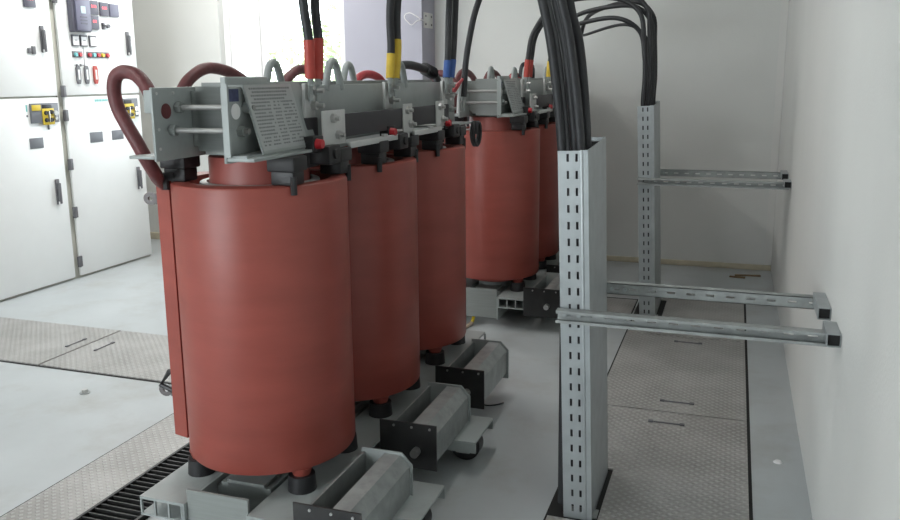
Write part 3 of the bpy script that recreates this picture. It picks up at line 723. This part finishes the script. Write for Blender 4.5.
cable([(-1.38, 4.2, 1.50), (-1.375, 4.2, 1.56), (-1.365, 4.2, 1.69), (-1.331, 4.2, 1.87), (-1.29, 4.2, 2.0), (-1.1, 4.0, 2.3), (-.8, 3.4, 2.5), (-.62, 3.0, 2.25), (ex - .075, ey, 1.88), (ex - .03, ey, 1.69), (ex, ey, 1.38), (ex + .015, ey, 1.0), (ex + .025, ey, .03)], .0165, 'plain untaped black cable rising from the far end of the front transformer', G1)

G2 = 'cables from the far transformer to the far support'
dY = 2.83
def far(i, tx, ty, end, peak, tape, label, bend=0.0, r=.0155):
    ex, ey = end; px_, pz = peak
    pts = [(tx, ty, 1.60), (tx + .012, ty, 1.73), (tx + .05 + bend, ty * .9 + ey * .1, 1.90), (tx * .62 + px_ * .38, ty * .6 + ey * .4, pz - .03), (px_, ey, pz), (ex * .6 + px_ * .4 + .04, ey, pz - .09),
           (ex * .94 + px_ * .06 + .005, ey, pz - .27), (ex + .005, ey, 1.60), (ex, ey, 1.40), (ex + .02, ey, .95), (ex + .055, ey, .03)]
    return cable(pts, r, label, G2, tape, tape_h=.13)
XF = -1.325
far(0, XF, 2.53 + dY, (-.582, 5.56), (-.80, 2.10), 'tape_red', 'red-taped cable at the back transformer, on the side towards its nameplate')
far(1, XF + .01, 2.59 + dY, (-.553, 5.60), (-.74, 2.13), 'tape_red', 'red-taped cable at the back transformer, on the side towards its yellow tapes')
far(2, XF, 3.21 + dY, (-.583, 5.64), (-.80, 1.98), 'tape_yellow', 'yellow-taped cable at the back transformer making the lower arch to the support', .02)
far(3, XF + .01, 3.27 + dY, (-.540, 5.68), (-.72, 2.06), 'tape_yellow', 'yellow-taped cable at the back transformer making the higher arch to the support', .02)
far(4, XF, 3.90 + dY, (-.565, 5.72), (-.74, 1.94), 'tape_blue', 'thinnest cable of the back transformer, blue-taped, in the lowest arch', .05, .0105)
far(5, XF + .01, 3.96 + dY, (-.536, 5.76), (-.70, 2.09), 'tape_blue', 'thick blue-taped cable of the back transformer in a high arch', .05)

# black elbow cable rising behind the far end of the near transformer, and its counterpart on the far one
t = thing('high_voltage_cable', 'black elbow cable lying across the top behind the yellow-taped cables', 'cable', (-1.75, 4.25, 1.6))
MB().tube([(-1.75, 4.19, 1.60), (-1.75, 4.23, 1.66), (-1.75, 4.35, 1.672), (-1.75, 4.55, 1.655), (-1.75, 4.72, 1.63), (-1.75, 4.83, 1.56), (-1.75, 4.86, 1.40), (-1.75, 4.85, .8), (-1.75, 4.82, .02)], .024, 12, 6).build('sheath', 'rubber', t)
b = MB()
for q in range(7): b.cyl((-1.75, 4.60 + q * .022, 1.652 - q * .004), (-1.75, 4.622 + q * .022, 1.648 - q * .004), .038, .030, 14)
b.build('ribbed_boot', 'black', t)
single(MB().tube([(-1.72, 6.78, 1.60), (-1.71, 6.80, 1.69), (-1.70, 6.90, 1.70), (-1.69, 7.0, 1.695), (-1.69, 7.04, 1.66), (-1.69, 7.05, 1.5), (-1.69, 7.07, .02)], .024, 12, 6), 'high_voltage_cable', 'rubber', 'short black cable end between the red and yellow tapes of the far transformer', 'cable')
# coiled black lead hanging at the end of the near transformer
m = MB()
pts = [(-1.347 + .012 * (k / 12), 4.258 + .006 * k / 12 + .05 * math.cos(k * math.pi / 6), 1.30 + .062 * math.sin(k * math.pi / 6)) for k in range(31)]
m.tube(pts, .009, 8, 3)
single(m, 'cable_coil', 'rubber', 'small coil of black lead hanging at the far end of the front transformer', 'cable')
# yellow earthing lead at the far transformer's foot
t = thing('earth_lead', 'yellow earthing lead with tan end on the floor below the far transformer', 'cable', (-1.57, 4.9, 0))
MB().tube([(-1.58, 5.06, .10), (-1.575, 5.0, .07), (-1.57, 4.95, .035), (-1.57, 4.92, .014)], .011, 8, 5).build('yellow_sheath', 'earth_y', t)
MB().tube([(-1.57, 4.92, .014), (-1.585, 4.84, .012), (-1.62, 4.72, .013)], .013, 8, 5).build('tan_end', 'tan', t)
# offcut of black wire
single(MB().tube([(-1.13, 3.675, .004), (-1.09, 3.66, .004), (-1.05, 3.68, .004), (-1.02, 3.715, .004)], .004, 6, 5), 'wire_offcut', 'rubber', 'short curved offcut of black wire on the floor beside the middle fan', 'wire')

# ------------------------------------------------------------------ small things on floor and walls
t = thing('floor_bolt', 'small steel bolt head standing on the pale floor beside the narrow checker plate', 'bolt', (-3.137, 3.187, 0))
MB().cyl((-3.137, 3.187, 0), (-3.137, 3.187, .005), .026, seg=16).build('washer', 'galv_dull', t); MB().hexnut((-3.137, 3.187, .005), (-3.137, 3.187, .02), .015).build('bolt_head', 'steel', t)
t = thing('wall_plate', 'small white plate with four screws on the side of the backlit wall bay', 'plate', (-2.606, 6.92, 2.06))
MB().box(-2.61, -2.604, 6.84, 7.06, 2.03, 2.16, .002).build('face_plate', 'wall', t)
for y in (6.88, 7.02):
    for z in (2.06, 2.13): MB().cyl((-2.604, y, z), (-2.598, y, z), .009, seg=10).build('screw', 'hinge', t)
single(MB().tube([(-2.602, 6.84, 2.09), (-2.61, 6.785, 2.095), (-2.645, 6.77, 2.12), (-2.70, 6.765, 2.15), (-2.745, 6.765, 2.14), (-2.755, 6.765, 2.11), (-2.72, 6.765, 2.07), (-2.69, 6.77, 2.05), (-2.65, 6.775, 2.08), (-2.61, 6.785, 2.092), (-2.602, 6.84, 2.086)], .0045, 6, 6), 'wire_loop', 'white', 'white loop of thin wire sticking out beside the wall plate', 'wire')
single(MB().tube([(-5.19, 6.52, .012), (-5.17, 6.53, .05), (-5.19, 6.55, .10), (-5.17, 6.56, .15), (-5.15, 6.54, .10), (-5.16, 6.52, .03)], .022, 8, 5), 'cable_gland', 'black', 'small black clump of cable on the floor behind the right cabinet', 'cable')
single(MB().cyl((.245, 3.46, 0), (.245, 3.46, .006), .02, .013, 9), 'plaster_chip', 'white', 'small white chip of plaster on the grey floor beside the right wall', 'debris')
for i, (x, y, a, L) in enumerate(((.16, 6.86, 10, .2), (.08, 6.78, -6, .12))):
    m = MB(); m.box(x - L / 2, x + L / 2, y - .012, y + .012, .0005, .012, .002, Matrix.Rotation(R(a), 3, 'Z'))
    single(m, 'wood_chip', 'wood', ['longer brown splinter of wood on the floor in the back right corner', 'shorter brown splinter of wood on the floor in the back right corner'][i], 'debris')

for o in bpy.data.objects:
    if '_o' in o: del o['_o']
